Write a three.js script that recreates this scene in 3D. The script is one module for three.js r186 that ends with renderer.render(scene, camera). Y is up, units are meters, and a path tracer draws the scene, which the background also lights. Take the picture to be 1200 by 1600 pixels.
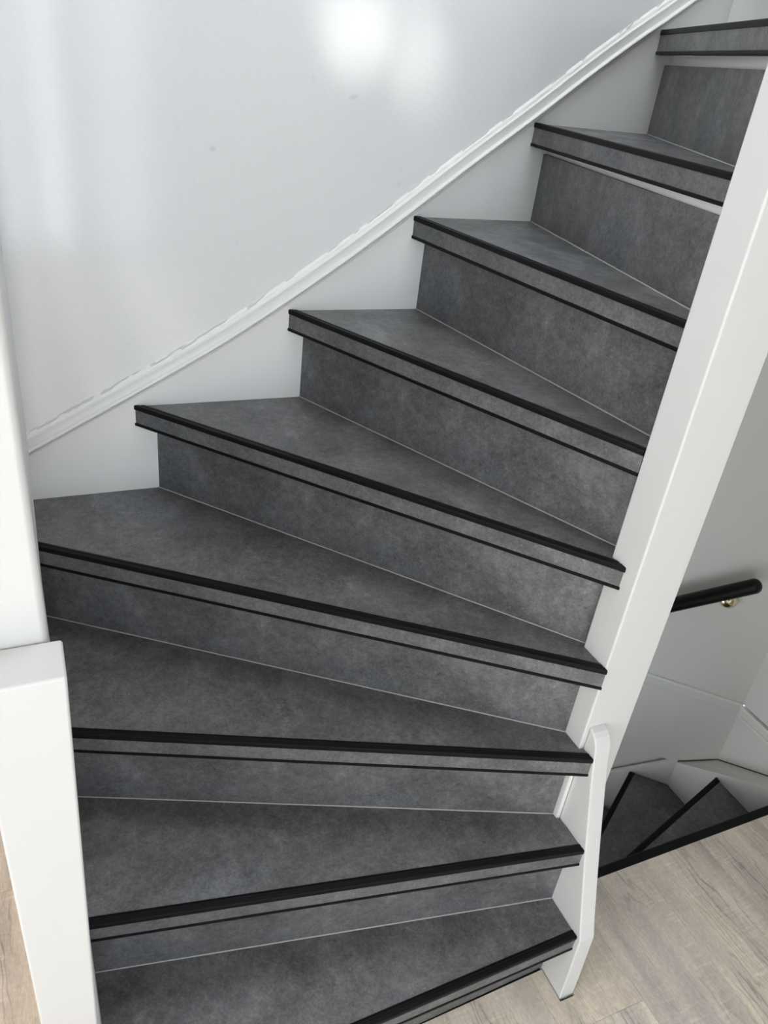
import * as THREE from 'three';
import { RectAreaLightUniformsLib } from 'three/addons/lights/RectAreaLightUniformsLib.js';
import { RoundedBoxGeometry } from 'three/addons/geometries/RoundedBoxGeometry.js';
import { mergeGeometries, toCreasedNormals } from 'three/addons/utils/BufferGeometryUtils.js';
import { ImprovedNoise } from 'three/addons/math/ImprovedNoise.js';

// ---------------------------------------------------------------- camera, light, exposure
// x runs along the long stair wall (z = 0), y up, z towards the room with the window; metres
const scene = new THREE.Scene();
const renderer = new THREE.WebGLRenderer({ antialias: true });
renderer.toneMapping = THREE.LinearToneMapping;
renderer.toneMappingExposure = 0.82;
renderer.shadowMap.enabled = true;
RectAreaLightUniformsLib.init();

const camera = new THREE.PerspectiveCamera(2 * Math.atan(800 / 1222.2) * 180 / Math.PI, 0.75, 0.05, 50);
{
  const pitch = 0.53136, roll = 0.13004, d = [0.889194, -0.457529], n = [0.457529, 0.889194];
  const cp = Math.cos(pitch), sp = Math.sin(pitch), cr = Math.cos(roll), sr = Math.sin(roll);
  const turn = ([x, y, z]) => new THREE.Vector3(x * d[0] + z * d[1], y, x * n[0] + z * n[1]);
  const back = turn([0, sp, cp]);
  const r0 = turn([1, 0, 0]), u0 = turn([0, cp, -sp]);
  const right = r0.clone().multiplyScalar(cr).addScaledVector(u0, sr);
  const up = u0.clone().multiplyScalar(cr).addScaledVector(r0, -sr);
  camera.position.set(0, 1.6165, 1.5002);
  camera.quaternion.setFromRotationMatrix(new THREE.Matrix4().makeBasis(right, up, back));
}
scene.add(camera);

scene.background = new THREE.Color().setRGB(2.6, 2.9, 3.3);           // overcast daylight, seen only through the windows
// panes of the window wall behind the camera: [x centre, y centre, width, height, radiance, colour]
const BACK = 5.0, WEST = -2.3;
const PANES = [
  [-0.78, 1.25, 0.86, 2.36, 2.4, [0.92, 1.0, 1.09]],
  [-0.05, 1.25, 0.31, 2.36, 7.2, [0.95, 1.0, 1.06]],
  [0.325, 1.25, 0.15, 2.36, 12, [0.97, 1.0, 1.03]],
  [0.80, 1.25, 0.40, 2.36, 1.8, [0.94, 1.0, 1.07]],
];
// window in the west wall: [z centre, y centre, width, height, radiance, colour]
const SIDE_PANES = [[1.85, 1.35, 1.6, 1.5, 5.2, [1.03, 1.0, 0.94]]];
// unseen roof window, added to brighten the upper steps and string: [x centre, z centre, width, depth, radiance]
// unseen window below, added to brighten the walls of the lower stairwell: [z centre, y centre, width, height, radiance]
const CELLAR_FILL = [0.36, -0.85, 0.6, 1.0, 4];
const ROOF_FILL = [0.75, 0.42, 0.9, 0.5, 8];
// unseen ceiling spots, added to throw the bright blob onto the stair wall: [position, target, candela, half angle in degrees]
const BLOB_SPOTS = [[[0.36, 2.585, 1.3], [0.583, 1.676, 0], 4.4, 3.6], [[0.48, 2.585, 1.3], [0.598, 1.630, 0], 3.6, 2.8], [[0.60, 2.585, 1.3], [0.700, 1.645, 0], 3.0, 3.4], [[0.72, 2.585, 1.3], [0.735, 1.592, 0], 2.4, 3.0]];
{ // sun straight through the window wall: it falls on the floor behind the camera
  const sun = new THREE.DirectionalLight(new THREE.Color().setRGB(1, 0.99, 0.97), 9), el = 38 * Math.PI / 180;
  sun.position.set(0.2, 8 * Math.sin(el), 3 + 8 * Math.cos(el)); sun.target.position.set(0.2, 0, 3);
  sun.castShadow = true; sun.shadow.mapSize.set(2048, 2048);
  Object.assign(sun.shadow.camera, { left: -4, right: 4, top: 4, bottom: -4, near: 0.5, far: 16 });
  scene.add(sun, sun.target);
}
for (const [x, y, w, h, l, c] of PANES) {
  const light = new THREE.RectAreaLight(new THREE.Color().setRGB(...c), l, w, h);
  light.position.set(x, y, BACK - 0.01); light.lookAt(x, y, 0);
  scene.add(light);
}
for (const [z, y, w, h, l, c] of SIDE_PANES) {
  const light = new THREE.RectAreaLight(new THREE.Color().setRGB(...c), l, w, h);
  light.position.set(WEST + 0.01, y, z); light.lookAt(3, y, z);
  scene.add(light);
}

{
  const [x, z, w, d, l] = ROOF_FILL, light = new THREE.RectAreaLight(new THREE.Color().setRGB(0.97, 1.0, 1.04), l, w, d);
  light.position.set(x, 2.99, z); light.lookAt(x, 0, z + 1e-4); scene.add(light);
}
{
  const [z, y, w, h, l] = CELLAR_FILL, light = new THREE.RectAreaLight(new THREE.Color().setRGB(1.0, 1.0, 0.95), l, w, h);
  light.position.set(-0.49, y, z); light.lookAt(3, y, z); scene.add(light);
}
for (const [at, to, cd, deg] of BLOB_SPOTS) {
  const light = new THREE.SpotLight(new THREE.Color().setRGB(1, 0.99, 0.97), cd, 0, deg * Math.PI / 180, 1, 2);
  light.position.set(...at); light.target.position.set(...to); light.castShadow = true; light.shadow.radius = 1;
  scene.add(light, light.target);
}

// ---------------------------------------------------------------- helpers
const used = new Map();
function numbered(name) {
  const n = used.get(name) ?? 0; used.set(name, n + 1);
  return n ? `${name}_${String(n).padStart(3, '0')}` : name;
}
function mulberry(a) { return () => { a |= 0; a = a + 0x6D2B79F5 | 0; let t = Math.imul(a ^ a >>> 15, 1 | a); t = t + Math.imul(t ^ t >>> 7, 61 | t) ^ t; return ((t ^ t >>> 14) >>> 0) / 4294967296; }; }
const rand = mulberry(20240611);
function mesh(name, geo, material, parent) {
  const m = new THREE.Mesh(geo, material);
  m.name = parent === scene ? numbered(name) : name;
  m.castShadow = m.receiveShadow = true;
  parent.add(m); return m;
}
function part(name, geo, material, parent, label) {
  const siblings = parent.children.filter((c) => c.name.replace(/_\d{3}$/, '') === name).length;
  const m = new THREE.Mesh(geo, material); m.castShadow = m.receiveShadow = true;
  m.name = siblings ? `${name}_${String(siblings).padStart(3, '0')}` : name;
  if (label) m.userData.label = label;
  parent.add(m); return m;
}
function group(name, parent, label) {
  const g = new THREE.Group();
  const siblings = parent.children.filter((c) => c.name.replace(/_\d{3}$/, '') === name).length;
  g.name = siblings ? `${name}_${String(siblings).padStart(3, '0')}` : name;
  if (label) g.userData.label = label;
  parent.add(g); return g;
}
function thing(name, label, category, grp) {
  const g = new THREE.Group(); g.name = numbered(name); g.userData = { label, category };
  if (grp) g.userData.group = grp;
  scene.add(g); return g;
}
function structure(name, geo, material) { const m = mesh(name, geo, material, scene); m.userData.kind = 'structure'; return m; }
function box(x0, x1, y0, y1, z0, z1) {                     // plain box, uv in metres
  const g = new THREE.BoxGeometry(x1 - x0, y1 - y0, z1 - z0), p = g.attributes.position, nn = g.attributes.normal, uv = g.attributes.uv;
  g.translate((x0 + x1) / 2, (y0 + y1) / 2, (z0 + z1) / 2);
  for (let i = 0; i < p.count; i++) {
    const ax = Math.abs(nn.getX(i)), ay = Math.abs(nn.getY(i));
    if (ax > 0.5) uv.setXY(i, p.getZ(i), p.getY(i)); else if (ay > 0.5) uv.setXY(i, p.getX(i), p.getZ(i)); else uv.setXY(i, p.getX(i), p.getY(i));
  }
  return g;
}
function roundBox(x0, x1, y0, y1, z0, z1, r = 0.004, seg = 3) {
  const g = new RoundedBoxGeometry(x1 - x0, y1 - y0, z1 - z0, seg, r);
  g.translate((x0 + x1) / 2, (y0 + y1) / 2, (z0 + z1) / 2);
  return metreUV(g);
}
function metreUV(g) {
  const p = g.attributes.position, nn = g.attributes.normal, a = new Float32Array(p.count * 2);
  for (let i = 0; i < p.count; i++) {
    const ax = Math.abs(nn.getX(i)), ay = Math.abs(nn.getY(i)), az = Math.abs(nn.getZ(i));
    if (ay > ax && ay > az) { a[2 * i] = p.getX(i); a[2 * i + 1] = p.getZ(i); }
    else if (ax > az) { a[2 * i] = p.getZ(i); a[2 * i + 1] = p.getY(i); }
    else { a[2 * i] = p.getX(i); a[2 * i + 1] = p.getY(i); }
  }
  g.setAttribute('uv', new THREE.BufferAttribute(a, 2)); return g;
}
// plan polygon [[x, z], ...] raised from y0 to y1
function slab(poly, y0, y1, holes = []) {
  const s = new THREE.Shape(poly.map(([x, z]) => new THREE.Vector2(x, -z)));
  for (const h of holes) s.holes.push(new THREE.Path(h.map(([x, z]) => new THREE.Vector2(x, -z))));
  const g = new THREE.ExtrudeGeometry(s, { depth: y1 - y0, bevelEnabled: false });
  g.rotateX(-Math.PI / 2); g.translate(0, y0, 0);
  return metreUV(g);
}
// polygon [[a, y], ...] in a vertical plane: a measured from P along plan direction D, thickness t towards plan normal N
function upright(poly, P, D, N, t, bevel = 0) {
  const s = new THREE.Shape(poly.map(([a, y]) => new THREE.Vector2(a, y)));
  const g = new THREE.ExtrudeGeometry(s, { depth: t - 2 * bevel, bevelEnabled: bevel > 0, bevelThickness: bevel, bevelSize: bevel, bevelOffset: -bevel, bevelSegments: 3 });
  g.translate(0, 0, bevel);
  const X = new THREE.Vector3(D[0], 0, D[1]), Z = new THREE.Vector3(N[0], 0, N[1]);
  const m = new THREE.Matrix4().makeBasis(X, new THREE.Vector3(0, 1, 0), Z); m.setPosition(P[0], 0, P[1]);
  g.applyMatrix4(m);
  if (new THREE.Vector3().crossVectors(X, new THREE.Vector3(0, 1, 0)).dot(Z) < 0) {     // mirrored basis: turn the faces round
    const p = g.attributes.position, nn = g.attributes.normal;
    for (const at of [p, nn, g.attributes.uv]) for (let i = 0; i < at.count; i += 3) for (let k = 0; k < at.itemSize; k++) {
      const j = (i + 1) * at.itemSize + k, l = (i + 2) * at.itemSize + k, v = at.array[j]; at.array[j] = at.array[l]; at.array[l] = v;
    }
  }
  return metreUV(g);
}
// profile [[out, y], ...] swept along the plan line A -> B; 'out' is measured towards N; the ends are cut along plan directions cutA, cutB
function bar(profile, A, B, N, cutA, cutB) {
  const dx = B[0] - A[0], dz = B[1] - A[1], len = Math.hypot(dx, dz), D = [dx / len, dz / len];
  const reach = (P, cut, o) => {                            // where the line shifted by o meets the cut through P
    const den = cut[0] * N[0] + cut[1] * N[1];
    const s = Math.abs(den) < 1e-6 ? 0 : o / den, q = [P[0] + cut[0] * s, P[1] + cut[1] * s];
    return q;
  };
  const n = profile.length, pos = [], uv = [];
  const a = profile.map(([o, y]) => { const q = reach(A, cutA, o); return [q[0], y, q[1]]; });
  const b = profile.map(([o, y]) => { const q = reach(B, cutB, o); return [q[0], y, q[1]]; });
  const along = (p) => p[0] * D[0] + p[2] * D[1];
  let run = 0;
  const tri = (p, q, r, up, uq, ur) => { pos.push(...p, ...q, ...r); uv.push(...up, ...uq, ...ur); };
  for (let i = 0; i < n; i++) {
    const j = (i + 1) % n, h = Math.hypot(profile[j][0] - profile[i][0], profile[j][1] - profile[i][1]);
    const u0 = [along(a[i]), run + 10 * 0], u1 = [along(b[i]), run], v0 = [along(a[j]), run + h], v1 = [along(b[j]), run + h];
    tri(a[i], b[i], b[j], u0, u1, v1); tri(a[i], b[j], a[j], u0, v1, v0); run += h;
  }
  const caps = THREE.ShapeUtils.triangulateShape(profile.map(([o, y]) => new THREE.Vector2(o, y)), []);
  for (const [i, j, k] of caps) { tri(a[i], a[j], a[k], profile[i], profile[j], profile[k]); tri(b[i], b[k], b[j], profile[i], profile[k], profile[j]); }
  const g = new THREE.BufferGeometry();
  g.setAttribute('position', new THREE.Float32BufferAttribute(pos, 3));
  g.setAttribute('uv', new THREE.Float32BufferAttribute(uv, 2));
  g.computeVertexNormals();
  return g;
}
const unit = (a, b) => { const x = b[0] - a[0], z = b[1] - a[1], l = Math.hypot(x, z); return [x / l, z / l]; };

// ---------------------------------------------------------------- procedural materials
const noise = new ImprovedNoise();
function fbm(x, y, z, oct, per) {                           // tileable when x, y run over a circle of 'per' cells is not needed: mirrored wrap is used
  let v = 0, a = 0.5; for (let i = 0; i < oct; i++) { v += a * noise.noise(x, y, z + i * 7.3); x *= 2.03; y *= 2.03; a *= 0.5; } return v;
}
function dataTexture(w, h, fill, { srgb = false, metres = 1, metresV = metres } = {}) {
  const data = new Uint8Array(w * h * 4), c = [0, 0, 0];
  for (let y = 0; y < h; y++) for (let x = 0; x < w; x++) {
    fill(x / w, y / h, c, x, y); const i = (y * w + x) * 4;
    data[i] = Math.max(0, Math.min(255, c[0])); data[i + 1] = Math.max(0, Math.min(255, c[1])); data[i + 2] = Math.max(0, Math.min(255, c[2])); data[i + 3] = 255;
  }
  const t = new THREE.DataTexture(data, w, h, THREE.RGBAFormat);
  t.wrapS = t.wrapT = THREE.MirroredRepeatWrapping; t.magFilter = THREE.LinearFilter; t.minFilter = THREE.LinearMipmapLinearFilter; t.generateMipmaps = true;
  if (srgb) t.colorSpace = THREE.SRGBColorSpace;
  t.repeat.set(1 / metres, 1 / metresV); t.needsUpdate = true; return t;
}
// concrete-look laminate of the stair cladding: dark grey with pale clouds, smears and specks
const concreteMap = dataTexture(1024, 1024, (u, v, c) => {
  const x = u * 1.1, y = v * 1.1;
  const cloud = fbm(x * 5, y * 5, 1.5, 4), patch = fbm(x * 14, y * 14, 4.1, 5), grain = fbm(x * 230, y * 230, 9.7, 2);
  const smear = Math.max(0, fbm(x * 26 + cloud * 2, y * 9, 12.4, 4) - 0.12);
  const dots = Math.max(0, noise.noise(x * 210, y * 210, 3.3) - 0.56) * 3, pits = Math.max(0, noise.noise(x * 120, y * 120, 8.3) - 0.6) * 3;
  const fleck = fbm(x * 60, y * 60, 33.1, 3);
  const l = 96 + cloud * 22 + patch * 24 + fleck * 22 + grain * 36 + smear * 50 + dots * 40 - pits * 36;
  const warm = fbm(x * 3, y * 3, 21.7, 3) * 5;
  c[0] = l + 0.3 + warm; c[1] = l; c[2] = l - warm;
}, { srgb: true, metres: 1.1 });
const concreteRough = dataTexture(512, 512, (u, v, c) => {
  const g = 128 + 60 * fbm(u * 12, v * 12, 2.2, 4) + 30 * fbm(u * 90, v * 90, 5.2, 2); c[0] = c[1] = c[2] = g;
}, { metres: 1.1 });
const laminate = new THREE.MeshPhysicalMaterial({ map: concreteMap, roughness: 0.85, roughnessMap: concreteRough, bumpMap: concreteRough, bumpScale: 0.00025, specularIntensity: 1 });
const blackTrim = new THREE.MeshPhysicalMaterial({ color: new THREE.Color().setRGB(0.005, 0.005, 0.006), roughness: 0.5, specularIntensity: 0.28 });
const wallBump = dataTexture(1024, 1024, (u, v, c) => { const g = 128 + 50 * fbm(u * 9, v * 9, 2.7, 3) + 34 * fbm(u * 140, v * 140, 6.1, 3); c[0] = c[1] = c[2] = g; }, { metres: 1.2 });
const wallMap = dataTexture(1024, 1024, (u, v, c) => {
  const l = 222 + 3 * fbm(u * 6, v * 6, 3.9, 3) + 3 * fbm(u * 150, v * 150, 7.9, 2), s = Math.max(0, noise.noise(u * 70, v * 70, 5.5) - 0.72) * 60;
  c[0] = l - s; c[1] = l + 0.5 - s; c[2] = l + 0.5 - s * 0.9;
}, { srgb: true, metres: 1.2 });
const wallPaint = new THREE.MeshPhysicalMaterial({ map: wallMap, roughness: 0.125, bumpMap: wallBump, bumpScale: 0.00018 });
const plainWall = new THREE.MeshPhysicalMaterial({ map: wallMap, roughness: 0.55, bumpMap: wallBump, bumpScale: 0.0008 });
const glossBump = dataTexture(512, 1024, (u, v, c) => { const g = 128 + 40 * fbm(u * 60, v * 8, 2.7, 3) + 18 * fbm(u * 160, v * 60, 6.1, 2); c[0] = c[1] = c[2] = g; }, { metres: 0.5, metresV: 1 });
const whiteGloss = new THREE.MeshPhysicalMaterial({ color: new THREE.Color().setRGB(0.67, 0.67, 0.655), roughness: 0.34, bumpMap: glossBump, bumpScale: 0.0004 });
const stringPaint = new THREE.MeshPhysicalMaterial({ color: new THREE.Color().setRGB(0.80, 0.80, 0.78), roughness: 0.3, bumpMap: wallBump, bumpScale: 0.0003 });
const mouldPaint = new THREE.MeshPhysicalMaterial({ color: new THREE.Color().setRGB(0.74, 0.74, 0.715), roughness: 0.32 });
const wellPaint = new THREE.MeshPhysicalMaterial({ color: new THREE.Color().setRGB(0.71, 0.71, 0.68), roughness: 0.5, bumpMap: wallBump, bumpScale: 0.0008 });
const plasterWall = new THREE.MeshPhysicalMaterial({ color: new THREE.Color().setRGB(0.78, 0.78, 0.76), roughness: 0.8, bumpMap: wallBump, bumpScale: 0.002 });
const caulkWhite = new THREE.MeshPhysicalMaterial({ color: new THREE.Color().setRGB(0.8, 0.8, 0.77), roughness: 0.7, bumpMap: wallBump, bumpScale: 0.004 });
const sealant = new THREE.MeshPhysicalMaterial({ color: new THREE.Color().setRGB(0.34, 0.34, 0.33), roughness: 0.45 });
const railBlack = new THREE.MeshPhysicalMaterial({ color: new THREE.Color().setRGB(0.006, 0.006, 0.006), roughness: 0.3, specularIntensity: 0.45 });
const brass = new THREE.MeshPhysicalMaterial({ color: new THREE.Color().setRGB(0.78, 0.68, 0.5), metalness: 1, roughness: 0.16 });
const darkJoint = new THREE.MeshPhysicalMaterial({ color: new THREE.Color().setRGB(0.1, 0.07, 0.05), roughness: 0.9 });
const darkGap = new THREE.MeshPhysicalMaterial({ color: new THREE.Color().setRGB(0.02, 0.018, 0.016), roughness: 0.9 });

// greyed-oak floor boards: the grain runs along v
function woodTexture(seed, warm) {
  const w = 512, h = 1536, knots = [0, 1, 2].map(() => [rand(), rand() * 6.5, 0.5 + rand()]);
  return dataTexture(w, h, (u, v, c) => {
    const x = u, y = v * 6.5;                              // a board 0.2 m wide, 1.3 m long, x across it
    let bend = fbm(x * 1.4, y * 0.4, seed, 3) * 0.9, eye = 0;
    for (const [kx, ky, kr] of knots) { const dx = (x - kx) * 5, dy = (y - ky) * 1.3, r = (dx * dx + dy * dy) / kr; bend += 0.5 * Math.exp(-r * 1.5) * Math.sign(dx + 0.01) * Math.min(1, Math.abs(dx) * 2); eye += Math.exp(-r * 7); }
    const lines = Math.pow(Math.abs(Math.sin(x * 44 + bend * 20 + fbm(x * 12, y * 2.2, seed + 5, 3) * 3.4)), 12) * Math.max(0, fbm(x * 2.5, y * 0.9, seed + 8, 3) * 1.5 + 0.12 + eye);
    const bands = fbm(x * 3.4 + bend * 0.4, y * 0.22, seed + 11, 3), wide = fbm(x * 1.2, y * 0.3, seed + 51, 2), blot = fbm(x * 4, y * 1.6, seed + 61, 3);
    const saw = Math.max(0, fbm(x * 4, y * 38, seed + 17, 2)) * Math.max(0, fbm(x * 3, y * 0.9, seed + 23, 2) + 0.3);
    const scratch = Math.max(0, fbm(x * 3.5, y * 70, seed + 71, 1) - 0.12) * Math.max(0, fbm(x * 5, y * 1.7, seed + 77, 2) + 0.1);
    const fibre = fbm(x * 150, y * 7, seed + 31, 2), pore = fbm(x * 60, y * 20, seed + 36, 3);
    const crack = Math.max(0, noise.noise(x * 40, y * 2.2, seed + 40) - 0.7) * 300;
    const l = 217 + bands * 50 + wide * 26 + blot * 20 + saw * 80 - scratch * 70 + fibre * 16 + pore * 24 - lines * 60 - crack - eye * 16;
    const yel = (bands + wide) * 24 + warm;
    c[0] = l + 4 + yel * 0.2; c[1] = l - 7 + yel * 0.05; c[2] = l - 21 - yel * 0.5;
  }, { srgb: true, metres: 0.2, metresV: 1.3 });
}
const woods = [1, 2, 3, 4, 5, 6].map((i) => {
  const t = woodTexture(i * 13.7, i === 5 ? 9 : (rand() - 0.5) * 3);
  return new THREE.MeshPhysicalMaterial({ map: t, roughness: 0.55, bumpMap: t, bumpScale: 0.0006 });
});
const warmWood = new THREE.MeshPhysicalMaterial({ map: woods[4].map, color: new THREE.Color().setRGB(0.92, 0.84, 0.8), roughness: 0.55, bumpMap: woods[4].map, bumpScale: 0.0008 });

// ---------------------------------------------------------------- the setting
const H = 0.19;                                             // one rise
const TOP = 2.6;                                            // room height
const HIGH = 3.0;                                           // stairwell height
const DIAG0 = [1.47, 0], DIAG1 = [1.872, 0.402];            // the diagonal wall across the corner of the stairwell

structure('wall_stair', slab([[WEST - 0.1, -0.12], [1.6, -0.12], [1.47, -0.004], [WEST, -0.004]], -1.6, HIGH), wallPaint);
{ // diagonal wall: upper part, trim line at floor level, lower part set back
  const D = [Math.SQRT1_2, Math.SQRT1_2], N = [Math.SQRT1_2, -Math.SQRT1_2], L = 0.5685;
  const w = new THREE.Group(); w.name = 'wall_diagonal'; w.userData.kind = 'structure'; scene.add(w);
  part('upper_panel', upright([[0, 0.03], [L, 0.03], [L, HIGH], [0, HIGH]], DIAG0, D, N, 0.1), wellPaint, w);
  part('lower_panel', upright([[0.0, -0.24], [0.2512, -0.2695], [0.4511, -0.2835], [L, -0.213], [L, -0.01], [0, -0.01]], DIAG0, D, N, 0.1), wellPaint, w);
  part('plaster_coat', upright([[-0.03, 1.3], [L, 1.3], [L, HIGH], [-0.03, HIGH]], [DIAG0[0] - 0.022, DIAG0[1] + 0.022], D, N, 0.025), plasterWall, w);
  part('trim_strip', upright([[0, -0.006], [L, -0.006], [L, 0.026], [0, 0.026]], [DIAG0[0] - 0.002, DIAG0[1] + 0.002], D, N, 0.1), wellPaint, w);
  part('trim_bead', upright([[0, 0.024], [L, 0.024], [L, 0.033], [0, 0.033]], [DIAG0[0] - 0.005, DIAG0[1] + 0.005], D, N, 0.1, 0.002), stringPaint, w);  // paler paint than the strip: the ridge highlight is put into its colour
  part('trim_bead', upright([[0, -0.010], [L, -0.010], [L, -0.006], [0, -0.006]], [DIAG0[0] - 0.003, DIAG0[1] + 0.003], D, N, 0.1, 0.001), wellPaint, w);
  part('backing', upright([[0, -1.6], [L, -1.6], [L, -0.2], [0, -0.2]], [DIAG0[0] + 0.016, DIAG0[1] - 0.016], D, N, 0.08), wellPaint, w);
}
{ // wall beyond the corner, running towards the room
  const w = new THREE.Group(); w.name = 'wall_right'; w.userData.kind = 'structure'; scene.add(w);
  part('upper_panel', box(1.872, 1.98, 0.03, HIGH, 0.402, 1.3), wellPaint, w);
  part('trim_strip', box(1.869, 1.98, -0.008, 0.022, 0.402, 1.3), wellPaint, w);
  part('trim_bead', roundBox(1.865, 1.98, 0.016, 0.024, 0.402, 1.3, 0.0015), stringPaint, w);  // both beads painted paler to stand in for lit edges
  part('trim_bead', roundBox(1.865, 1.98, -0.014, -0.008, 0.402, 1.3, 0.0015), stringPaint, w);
  part('lower_panel', box(1.872, 1.98, -1.6, -0.004, 0.402, 1.3), wellPaint, w);
}
structure('wall_shade_stub', box(1.3, 2.9, 0.001, TOP, 1.22, 1.3), plainWall);  // unseen wall, lengthened to keep window light off the diagonal wall
structure('wall_east', box(2.8, 2.9, -0.2, TOP, 1.3, BACK), plainWall);
const rect = (x0, x1, y0, y1) => [[x0, y0], [x1, y0], [x1, y1], [x0, y1]].map((p) => new THREE.Vector2(...p));
{ // window wall behind the camera and west wall, with real openings
  const s = new THREE.Shape(rect(WEST - 0.1, 2.9, -0.2, TOP));
  for (const [x, y, w, h] of PANES) s.holes.push(new THREE.Path(rect(x - w / 2, x + w / 2, y - h / 2, y + h / 2)));
  const g = new THREE.ExtrudeGeometry(s, { depth: 0.1, bevelEnabled: false }); g.translate(0, 0, BACK);
  structure('wall_back', metreUV(g), plainWall);
  const t = new THREE.Shape(rect(-0.12, BACK, -0.2, TOP));
  for (const [z, y, w, h] of SIDE_PANES) t.holes.push(new THREE.Path(rect(z - w / 2, z + w / 2, y - h / 2, y + h / 2)));
  const e = new THREE.ExtrudeGeometry(t, { depth: 0.1, bevelEnabled: false }); e.rotateY(-Math.PI / 2); e.translate(WEST, 0, 0);
  structure('wall_west', metreUV(e), plainWall);
}
// ceiling of the room, open over the stairs, and the shaft above; slab added below the flight overhead to darken the lower stairs
{
  const c = structure('ceiling', slab([[WEST - 0.1, 0.9], [2.9, 0.9], [2.9, BACK + 0.1], [WEST - 0.1, BACK + 0.1]], TOP, TOP + 0.2), plainWall);
  const lens = new THREE.MeshStandardMaterial({ color: 0x222222, emissive: new THREE.Color().setRGB(1, 0.99, 0.97), emissiveIntensity: 4 });  // glowing discs for the added blob spots
  for (const [[x, , z]] of BLOB_SPOTS) { const g = new THREE.CylinderGeometry(0.02, 0.02, 0.008, 24); g.translate(x, TOP - 0.004, z); part('blob_spot', g, lens, c); }
}
structure('ceiling_alcove', slab([[WEST - 0.1, -0.12], [-0.09, -0.12], [-0.09, 0.9], [WEST - 0.1, 0.9]], TOP, TOP + 0.2), plainWall);
structure('wall_shaft_front', box(-0.09, 1.98, TOP + 0.2, HIGH, 0.9, 1.0), plainWall);
structure('wall_shaft_left', box(-0.19, -0.09, TOP + 0.2, HIGH, -0.12, 1.0), plainWall);
{
  const [x, z, w, d] = ROOF_FILL;  // opening for the added roof light
  structure('ceiling_shaft', slab([[-0.19, -0.12], [1.98, -0.12], [1.98, 1.0], [-0.19, 1.0]], HIGH, HIGH + 0.1, [[[x - w / 2, z - d / 2], [x + w / 2, z - d / 2], [x + w / 2, z + d / 2], [x - w / 2, z + d / 2]]]), plainWall);
}
structure('ceiling_shade_slab', slab([[0.95, 0.42], [1.34, 0.42], [1.34, 0.02], [1.45, 0.02], [1.86, 0.41], [1.86, 0.9], [0.95, 0.9]], 1.92, 2.0), plainWall);  // unseen; outline shaped to shade the well but pass the roof light
structure('wall_cellar_front', box(-0.5, 1.98, -1.6, -0.2, 0.81, 0.9), plainWall);
structure('floor_cellar', box(-0.6, 1.98, -1.7, -1.6, -0.12, 0.9), plasterWall);
{
  const [z, y, w, h] = CELLAR_FILL, t = new THREE.Shape(rect(-0.12, 0.9, -1.6, -0.2));
  t.holes.push(new THREE.Path(rect(z - w / 2, z + w / 2, y - h / 2, y + h / 2)));  // opening for the added fill window
  const e = new THREE.ExtrudeGeometry(t, { depth: 0.1, bevelEnabled: false }); e.rotateY(-Math.PI / 2); e.translate(-0.5, 0, 0);
  structure('wall_cellar_left', metreUV(e), plainWall);
}

// partition at the left of the stairs
{
  const w = new THREE.Group(); w.name = 'wall_left'; w.userData.kind = 'structure'; scene.add(w);
  part('lower_panel', box(-0.086, -0.0245, 0, 0.9, -0.004, 0.72), whiteGloss, w);
  part('upper_panel', box(-0.086, -0.0165, 0.9, TOP, -0.004, 0.72), plainWall, w);
}

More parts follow.
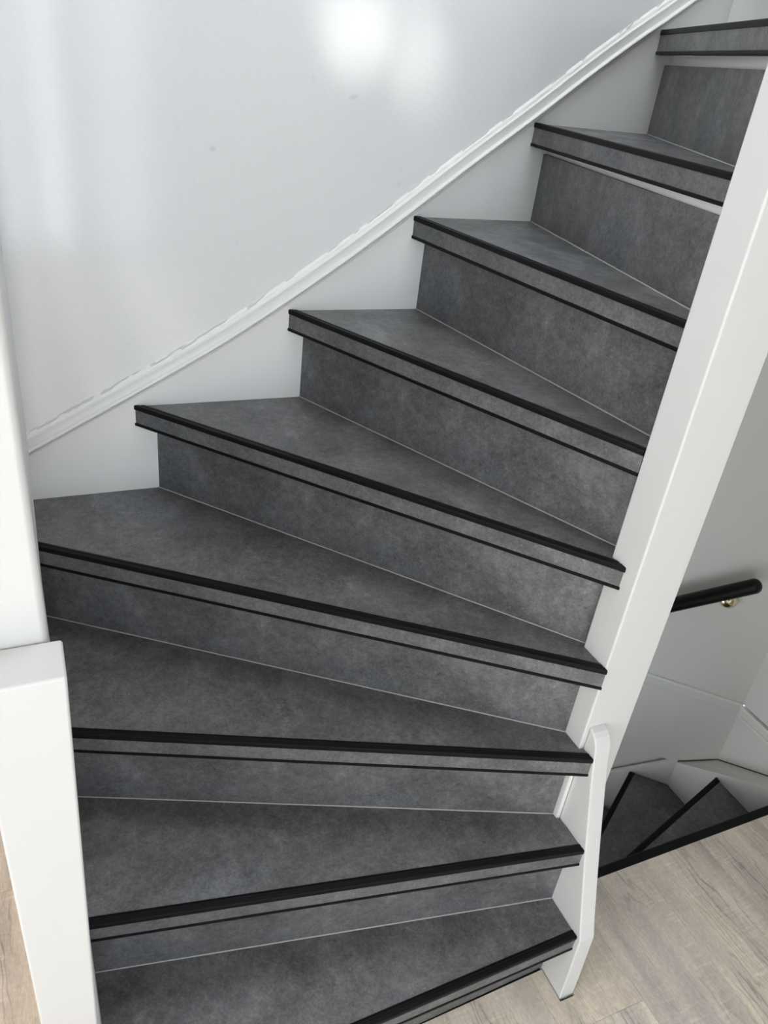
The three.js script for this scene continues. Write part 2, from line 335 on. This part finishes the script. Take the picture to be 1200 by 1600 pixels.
// floor: sub-floor with planks laid along z
{
  const f = new THREE.Group(); f.name = 'floor'; f.userData.kind = 'structure'; scene.add(f);
  part('subfloor', slab([[WEST - 0.1, -0.12], [-0.087, -0.12], [-0.087, 0.75], [0.9, 0.75], [0.9, 0.7225], [1.98, 0.7225], [1.98, 1.3], [2.9, 1.3], [2.9, BACK + 0.1], [WEST - 0.1, BACK + 0.1]], -0.2, -0.012), darkGap, f);
  const seam = 0.808, w = 0.2, gap = 0.0003;
  const clip = (poly, axis, lim, keepAbove) => {            // clips a plan polygon at x or z = lim
    const out = [];
    for (let i = 0; i < poly.length; i++) {
      const p = poly[i], q = poly[(i + 1) % poly.length], ip = keepAbove ? p[axis] >= lim : p[axis] <= lim, iq = keepAbove ? q[axis] >= lim : q[axis] <= lim;
      if (ip) out.push(p);
      if (ip !== iq) { const t = (lim - p[axis]) / (q[axis] - p[axis]); out.push([p[0] + t * (q[0] - p[0]), p[1] + t * (q[1] - p[1])]); }
    }
    return out;
  };
  // regions free of stairs: left of the partition; in front of the first step; right of the outer string
  const regions = [
    [[WEST, -0.004], [-0.0875, -0.004], [-0.0875, BACK], [WEST, BACK]],
    [[-0.0875, 0.884], [0.84, 0.858], [0.84, BACK], [-0.0875, BACK]],
    [[0.84, 0.9265], [0.8825, 0.9265], [0.8825, BACK], [0.84, BACK]],
    [[0.8775, 0.7705], [0.8825, 0.7705], [0.8825, 0.9265], [0.8775, 0.9265]],
    [[0.8825, 0.7705], [0.9375, 0.7705], [0.9375, BACK], [0.8825, BACK]],
    [[0.9375, 0.7225], [1.872, 0.7225], [1.872, 1.2195], [1.2995, 1.2195], [1.2995, BACK], [0.9375, BACK]],
    [[1.2995, 1.3005], [2.8, 1.3005], [2.8, BACK], [1.2995, BACK]],
  ];
  let k = 0;
  for (let i = -20; i < 12; i++) {
    const x0 = seam + i * w + gap, x1 = seam + (i + 1) * w - gap;
    const stagger = [0.985, 0.32, 1.47, 0.62, 1.2, 0.1][((i % 6) + 6) % 6] - 1.3;
    for (let j = 0; j < 5; j++) {
      const z0 = stagger + j * 1.3 + gap, z1 = stagger + (j + 1) * 1.3 - gap;
      const pieces = [];
      for (const r of regions) {
        let p = clip(clip(clip(clip(r, 0, x0, true), 0, x1, false), 1, z0, true), 1, z1, false);
        if (p.length > 2 && Math.abs(THREE.ShapeUtils.area(p.map(([a, b]) => new THREE.Vector2(a, b)))) > 2e-6) pieces.push(slab(p, -0.012, 0));
      }
      if (!pieces.length) continue;
      const g = pieces.length > 1 ? mergeGeometries(pieces) : pieces[0], uv = g.attributes.uv;
      for (let q = 0; q < uv.count; q++) { uv.setX(q, uv.getX(q) - x0); uv.setY(q, uv.getY(q) - z0); }
      const plank = part('plank', g, x1 < 0.05 && z0 < 1.2 ? warmWood : woods[(k * 5 + i * i + 40) % woods.length], f);
      k++;
    }
  }
}

// ---------------------------------------------------------------- the staircase
const ALONG_X = [1, 0], ALONG_Z = [0, 1];
// plan lines of the noses and of the risers, left end and right end, step by step from the floor
const NOSE = [null,
  [[-0.02, 0.920], [0.8415, 0.904]], [[-0.024, 0.699], [0.8415, 0.850]], [[-0.024, 0.464], [0.8415, 0.800]],
  [[-0.024, 0.174], [0.8325, 0.773]], [[0.187, 0], [0.8325, 0.741]], [[0.498, 0], [0.834, 0.7055]],
  [[0.754, 0], [0.864, 0.7055]], [[1.0, 0], [0.914, 0.7055]], [[1.262, 0], [0.938, 0.648]]];
const RISER = [null,
  [[-0.02, 0.883], [0.8415, 0.854]], [[-0.024, 0.664], [0.8415, 0.818]], [[-0.024, 0.435], [0.8325, 0.760]],
  [[-0.024, 0.137], [0.8325, 0.727]], [[0.228, 0], [0.845, 0.7055]], [[0.531, 0], [0.872, 0.7055]],
  [[0.785, 0], [0.890, 0.7055]], [[1.035, 0], [0.908, 0.7055]], [[1.292, 0], [0.944, 0.696]]];
const cuts = (ends) => [Math.abs(ends[0][0] + 0.022) < 0.005 ? ALONG_Z : ALONG_X, ends[1][1] < 0.706 && ends[1][0] !== 0.8325 && ends[1][0] !== 0.8415 ? ALONG_X : ALONG_Z];
const TRIM = 0.015, FACE = 0.041;
function stepParts(parent, y, nose, riser, treadPoly, o = {}) {
  // profile 'out' is measured from the face of the nose towards the walker
  const D = unit(...nose), N = [-D[1], D[0]], lam = laminate;
  const [ca, cb] = o.noseCuts ?? cuts(nose);
  part('tread', slab(treadPoly, y - 0.034, y), lam, parent);
  part('nosing_board', bar([[-0.010, y - 0.036], [0, y - 0.036], [0, y - 0.006], [-0.010, y - 0.006]], nose[0], nose[1], N, ca, cb), lam, parent);
  part('nosing_trim', bar([[-TRIM, y - 0.002], [-TRIM, y + 0.0012], [-0.010, y + 0.0022], [-0.009, y + 0.0014], [-0.0075, y + 0.0014], [-0.0065, y + 0.0024], [0.0005, y + 0.0024],
    [0.0014, y + 0.0016], [0.0018, y - 0.0004], [0.0018, y - 0.0066], [0.0004, y - 0.0072], [0.0003, y - 0.0058], [-0.006, y - 0.0058]], nose[0], nose[1], N, ca, cb), blackTrim, parent, 'black ribbed trim along the front edge');
  part('lower_trim', bar([[-0.012, y - FACE - 0.001], [0.0012, y - FACE - 0.001], [0.0016, y - FACE], [0.0016, y - FACE + 0.0042], [0.0004, y - FACE + 0.005], [-0.012, y - FACE + 0.005]], nose[0], nose[1], N, ca, cb), blackTrim, parent, 'thin black trim under the nosing');
  const Dr = unit(...riser), Nr = [-Dr[1], Dr[0]], [ra, rb] = o.riserCuts ?? cuts(riser);
  const y0 = y - H, yTop = y - FACE - (o.short ?? 0);
  part('riser', bar([[-0.009, y0 + 0.0005], [0, y0 + 0.0005], [0, yTop], [-0.009, yTop]], riser[0], riser[1], Nr, ra, rb), lam, parent);
  part('riser_backing', bar([[-0.024, y0 + 0.0005], [-0.0095, y0 + 0.0005], [-0.0095, y - FACE + 0.001], [-0.024, y - FACE + 0.001]], riser[0], riser[1], Nr, ra, rb), stringPaint, parent,
    o.short ? 'white painted board showing above the grey panel' : undefined);
  if (!o.noBead) {
    const r = 0.0012;
    part('sealant_bead', bar([[0.0003, y0 + 0.0003], [r * 1.5, y0 + 0.0003], [r * 1.1, y0 + r * 0.8], [0.0003, y0 + r * 1.5]], riser[0], riser[1], Nr, ra, rb), sealant, parent, 'thin pale sealant line');
  }
}
const stair = thing('staircase', 'dark grey concrete-look winder staircase with black nosing trims and white string boards', 'staircase');
for (let k = 1; k <= 9; k++) {
  const y = k * H, [L, R] = NOSE[k], D = unit(L, R), N = [-D[1], D[0]], inset = (p, cut) => { const s = -(TRIM - 0.004) / (cut[0] * N[0] + cut[1] * N[1]); return [p[0] + cut[0] * s, p[1] + cut[1] * s]; };
  const [ca, cb] = cuts(NOSE[k]);
  const poly = [inset(L, ca), inset(R, cb)];
  // right-hand corner points round the string and the newel, then the back edge under the next riser
  if (k <= 2) { if (k === 2) poly.push([0.8415, 0.8]); }
  if (k === 3) poly.push([0.8415, 0.7705], [0.8325, 0.7705]);
  if (k === 5) poly.push([0.8325, 0.7055]);
  if (k < 9) {
    const [a, b] = RISER[k + 1], d = unit(a, b), n2 = [-d[1], d[0]], [c1, c2] = cuts(RISER[k + 1]);
    const deep = (p, cut) => { const s = -0.006 / (cut[0] * n2[0] + cut[1] * n2[1]); return [p[0] + cut[0] * s, p[1] + cut[1] * s]; };
    poly.push(deep(b, c2), deep(a, c1));
    if (k === 4) poly.push([-0.024, 0]);
  } else poly.push([0.938, 0.7055], [1.465, 0.7055], [1.465, 0]);
  const s = group('step', stair);
  stepParts(s, y, NOSE[k], RISER[k], poly, { short: k === 8 ? 0.014 : k === 9 ? 0.017 : 0, noBead: k === 1 });
}
// closed wall string with a moulded top edge, along the wall z = 0
const UP = [[-0.03, 0.889], [0.047, 0.931], [0.189, 1.008], [0.365, 1.108], [0.579, 1.250], [0.685, 1.327], [0.840, 1.446], [0.982, 1.551], [1.085, 1.630], [1.176, 1.697], [1.285, 1.772], [1.462, 1.90]];
{
  const curve = new THREE.CatmullRomCurve3(UP.map(([x, y]) => new THREE.Vector3(x, y, 0)), false, 'centripetal');
  const top = curve.getPoints(60);
  const under = (x) => Math.max(-0.2, 0.55 + (x - 0.1) * 0.75 - 0.5);
  const poly = [...top.map((p) => [p.x, p.y - 0.02])];
  for (const p of [...top].reverse()) poly.push([p.x, Math.min(p.y - 0.3, under(p.x))]);
  const string = part('wall_string', upright(poly, [0, -0.003], [1, 0], [0, 1], 0.0025), stringPaint, stair, 'white string board along the wall');
  // moulding: caulked ledge, flat band, round bead and a fine groove; profile in (down the slope, out of the wall)
  const prof = [[-0.003, -0.004], [-0.001, 0.002], [0.0005, 0.005], [0.002, 0.006], [0.0165, 0.0035], [0.0175, 0.0075], [0.0195, 0.0112], [0.022, 0.012], [0.0245, 0.0105], [0.0258, 0.007], [0.0262, 0.0012], [0.0285, 0.001], [0.029, 0.004], [0.0305, 0.0048], [0.0325, 0.003], [0.034, -0.004]];
  const sweep = (pr, wob) => {
    const pos = [], idx = [], m = pr.length, rows = 160, nz = (t, s) => fbm(t * 300, s, 2.2, 3);
    for (let i = 0; i <= rows; i++) {
      const t = i / rows, p = curve.getPoint(t), tg = curve.getTangent(t), nx = tg.y, ny = -tg.x;   // nx, ny: down the slope
      for (let j = 0; j < m; j++) { const wv = wob ? nz(t, j * 3.1) * wob : 0; pos.push(p.x + nx * (pr[j][0] + wv), p.y + ny * (pr[j][0] + wv), pr[j][1] + wv * 0.7); }
    }
    for (let i = 0; i < rows; i++) for (let j = 0; j < m - 1; j++) { const a = i * m + j, b = a + m; idx.push(a, a + 1, b, b, a + 1, b + 1); }
    const g = new THREE.BufferGeometry(); g.setAttribute('position', new THREE.Float32BufferAttribute(pos, 3)); g.setIndex(idx);
    g.computeVertexNormals(); return metreUV(g);
  };
  part('moulding', sweep(prof, 0), mouldPaint, string);
  part('caulk_line', sweep([[-0.010, -0.0045], [-0.0075, -0.0015], [-0.005, 0.0012], [-0.0025, 0.0005], [0, 0.0035], [0.003, 0.0055]], 0.003), caulkWhite, string, 'rough cracked caulk line');
}
{ // outer string of the three lowest steps: board with a rounded top, in the plane x = 0.842 to 0.877
  const poly = [[0.7705, -0.012], [0.921, -0.012], [0.9195, 0.06], [0.915, 0.188], [0.903, 0.222], [0.868, 0.335], [0.843, 0.42], [0.815, 0.52], [0.806, 0.555], [0.8035, 0.567], [0.8015, 0.579], [0.7985, 0.591], [0.794, 0.602], [0.788, 0.611], [0.7805, 0.6175], [0.7705, 0.621]];
  part('outer_string', upright(poly, [0.842, 0], [0, 1], [1, 0], 0.035, 0.003), whiteGloss, stair, 'white string board with rounded top in front of the newel post');
}

// ---------------------------------------------------------------- posts
{
  const t = thing('newel_post', 'tall square white newel post that the steps wind around', 'post');
  part('shaft', roundBox(0.833, 0.937, -1.6, TOP + 0.3, 0.706, 0.77, 0.0035, 3), whiteGloss, t);
  part('paint_ridge', box(0.8332, 0.8415, -0.2, 0.565, 0.7695, 0.7705), caulkWhite, t, 'thick paint line beside the string');
}
{
  const t = thing('newel_post', 'short thick white newel post with flat worn top at the foot of the stairs', 'post');
  const g = roundBox(-0.086, -0.0005, 0, 1.036, 0.7885, 0.851, 0.0035, 4), p = g.attributes.position;
  for (let i = 0; i < p.count; i++) if (p.getX(i) > -0.04) p.setX(i, p.getX(i) + 0.0012 - 0.026 * Math.min(1, (1.036 - p.getY(i)) / 1.0));
  part('shaft', g, whiteGloss, t);
}
{
  const t = thing('door_post', 'tall white rounded post standing behind the short newel post', 'post');
  part('shaft', roundBox(-0.086, -0.0125, 0, TOP, 0.7205, 0.7875, 0.008, 4), whiteGloss, t);
}

// ---------------------------------------------------------------- the stairs going down
{
  const t = thing('staircase', 'dark lower winder stairs going down through the opening in the wood floor', 'staircase');
  const P = [0.9385, 0.7055];
  const landing = group('landing_edge', t);
  {
    const A = [0.9385, 0.7215], B = [1.7895, 0.7215], y = 0, N = [0, -1];
    part('nosing_trim', bar([[0, -0.006], [0, 0.0015], [0.020, 0.0015], [0.023, -0.001], [0.023, -0.008], [0.0, -0.008]], A, B, N, ALONG_Z, ALONG_Z), blackTrim, landing);
    part('nosing_board', bar([[0.0, -0.05], [0.019, -0.05], [0.019, -0.009], [0.0, -0.009]], A, B, N, ALONG_Z, ALONG_Z), laminate, landing);
    part('riser', bar([[-0.012, -H], [-0.004, -H], [-0.004, -0.05], [-0.012, -0.05]], A, B, N, ALONG_Z, ALONG_Z), laminate, landing);
  }
  const lower = (y, nose, riser, poly, nc, rc) => {
    const s = group('step', t);
    stepParts(s, y, nose, riser, poly, { noseCuts: nc, riserCuts: rc, noBead: true });
  };
  // noses run from the outer string to the newel, so that the walker's side lies to the left of the line
  lower(-H, [[1.7895, 0.472], [0.9385, 0.7205]], [[1.7895, 0.505], [0.9385, 0.735]], [[1.7895, 0.484], [0.9385, 0.7265], [0.9385, 0.733], [1.7895, 0.733]], [[0, 1], [0, 1]], [[0, 1], [0, 1]]);
  lower(-2 * H, [[1.6995, 0.2475], [0.9385, 0.7255]], [[1.7258, 0.2688], [0.9385, 0.763]], [[1.71, 0.2555], [0.9385, 0.7355], [0.9385, 0.76], [1.7895, 0.515], [1.7895, 0.331]], [[1, 1], [0, 1]], [[1, 1], [0, 1]]);
  lower(-3 * H, [[1.33, 0.0], [0.9385, 0.70]], [[1.36, 0.0], [0.9385, 0.735]], [[1.34, 0.0], [0.9385, 0.715], [0.9385, 0.74], [1.70, 0.262], [1.458, 0.0]], [[1, 0], [0, 1]], [[1, 0], [0, 1]]);
  // strings on the wall side
  const q = Math.SQRT1_2, a = (x) => (x - 1.4575) / q;
  part('wall_string', upright([[a(1.458), -1.1], [a(1.79), -0.85], [a(1.79), -0.262], [a(1.777), -0.274], [a(1.662), -0.413], [a(1.458), -0.66]], [1.4575, 0], [q, q], [q, -q], 0.0125, 0.001), wellPaint, t, 'white string board across the diagonal corner');
  const face = upright([[0.322, -0.95], [0.76, -0.75], [0.76, -0.005], [0.732, 0.0], [0.621, -0.069], [0.467, -0.175], [0.318, -0.283]], [1.79, 0], [0, 1], [1, 0], 0.03, 0.002);
  part('wall_string', face, wellPaint, t, 'white string board beside the two upper treads');
  { // open joint along the back of the ledge
    const joint = (p0, p1, n) => {
      const len = Math.hypot(p1[0] - p0[0], p1[2] - p0[2]), d = [(p1[0] - p0[0]) / len, (p1[2] - p0[2]) / len];
      return upright([[0, p0[1] - 0.002], [len, p1[1] - 0.002], [len, p1[1] + 0.0022], [0, p0[1] + 0.0022]], [p0[0] - n[0] * 0.0015, p0[2] - n[1] * 0.0015], d, n, 0.004);
    };
    part('joint', joint([1.789, -0.2815, 0.319], [1.872, -0.2115, 0.402], [Math.SQRT1_2, -Math.SQRT1_2]), darkJoint, t, 'dark open joint');
    part('joint', joint([1.872, -0.2115, 0.402], [1.872, -0.0, 0.735], [1, 0]), darkJoint, t, 'dark open joint');
  }
  { // sloping ledge between that string and the wall
    const pos = [[1.792, -0.284, 0.322], [1.792, -0.072, 0.621], [1.792, 0.0, 0.735], [1.872, 0.0, 0.735], [1.872, -0.11, 0.5645], [1.872, -0.2135, 0.402], [1.789, -0.284, 0.319]];
    const tri = [[0, 1, 5], [1, 4, 5], [1, 2, 4], [2, 3, 4], [0, 5, 6]], v = [];
    for (const [i, j, k] of tri) { v.push(...pos[i], ...pos[j], ...pos[k]); }
    for (const [i, j, k] of tri) { const d = (p) => [p[0], p[1] - 0.02, p[2]]; v.push(...d(pos[i]), ...d(pos[k]), ...d(pos[j])); }
    const g = new THREE.BufferGeometry(); g.setAttribute('position', new THREE.Float32BufferAttribute(v, 3)); g.computeVertexNormals();
    part('string_ledge', metreUV(g), wellPaint, t, 'white ledge filling the gap to the wall');
  }
}
{ // handrail on the diagonal wall
  const t = thing('handrail', 'short round black handrail with a domed end on the wall above the lower stairs', 'handrail');
  const A = new THREE.Vector3(1.40, 0.105, 0.012), B = new THREE.Vector3(1.747, 0.471, 0.362), dir = B.clone().sub(A).normalize();
  const start = B.clone().addScaledVector(dir, -0.42), len = 0.42, r = 0.0215, pts = [[0, 0], [r, 0]];
  for (let i = 0; i <= 10; i++) { const th = i / 10 * Math.PI / 2; pts.push([r * Math.cos(th), len + r * Math.sin(th) * 0.9]); }
  const g = new THREE.LatheGeometry(pts.map(([x, y]) => new THREE.Vector2(x, y)), 32);
  g.applyQuaternion(new THREE.Quaternion().setFromUnitVectors(new THREE.Vector3(0, 1, 0), dir)); g.translate(start.x, start.y, start.z);
  part('rail', g, railBlack, t);
  const b = group('bracket', t, 'polished brass wall bracket');
  const n = new THREE.Vector3(-Math.SQRT1_2, 0, Math.SQRT1_2), at = new THREE.Vector3(1.763, 0.372, 0.293);
  const dome = new THREE.LatheGeometry([[0.0, 0.024], [0.008, 0.0235], [0.015, 0.021], [0.021, 0.0165], [0.0255, 0.0095], [0.0275, 0.0], [0.0, 0.0]].map(([x, y]) => new THREE.Vector2(x, y)), 32);
  dome.applyQuaternion(new THREE.Quaternion().setFromUnitVectors(new THREE.Vector3(0, 1, 0), n)); dome.translate(at.x, at.y, at.z);
  part('rosette', dome, brass, b);
  const p0 = at.clone().addScaledVector(n, 0.014), foot = B.clone().addScaledVector(dir, -0.062), arm = new THREE.CatmullRomCurve3([p0, p0.clone().lerp(foot, 0.4).add(new THREE.Vector3(0, 0.006, 0)), foot.clone().add(new THREE.Vector3(0, -0.014, 0))]);
  part('arm', new THREE.TubeGeometry(arm, 20, 0.005, 12), brass, b);
}

scene.traverse((o) => { if (o.isMesh) o.castShadow = o.receiveShadow = true; });
renderer.render(scene, camera);
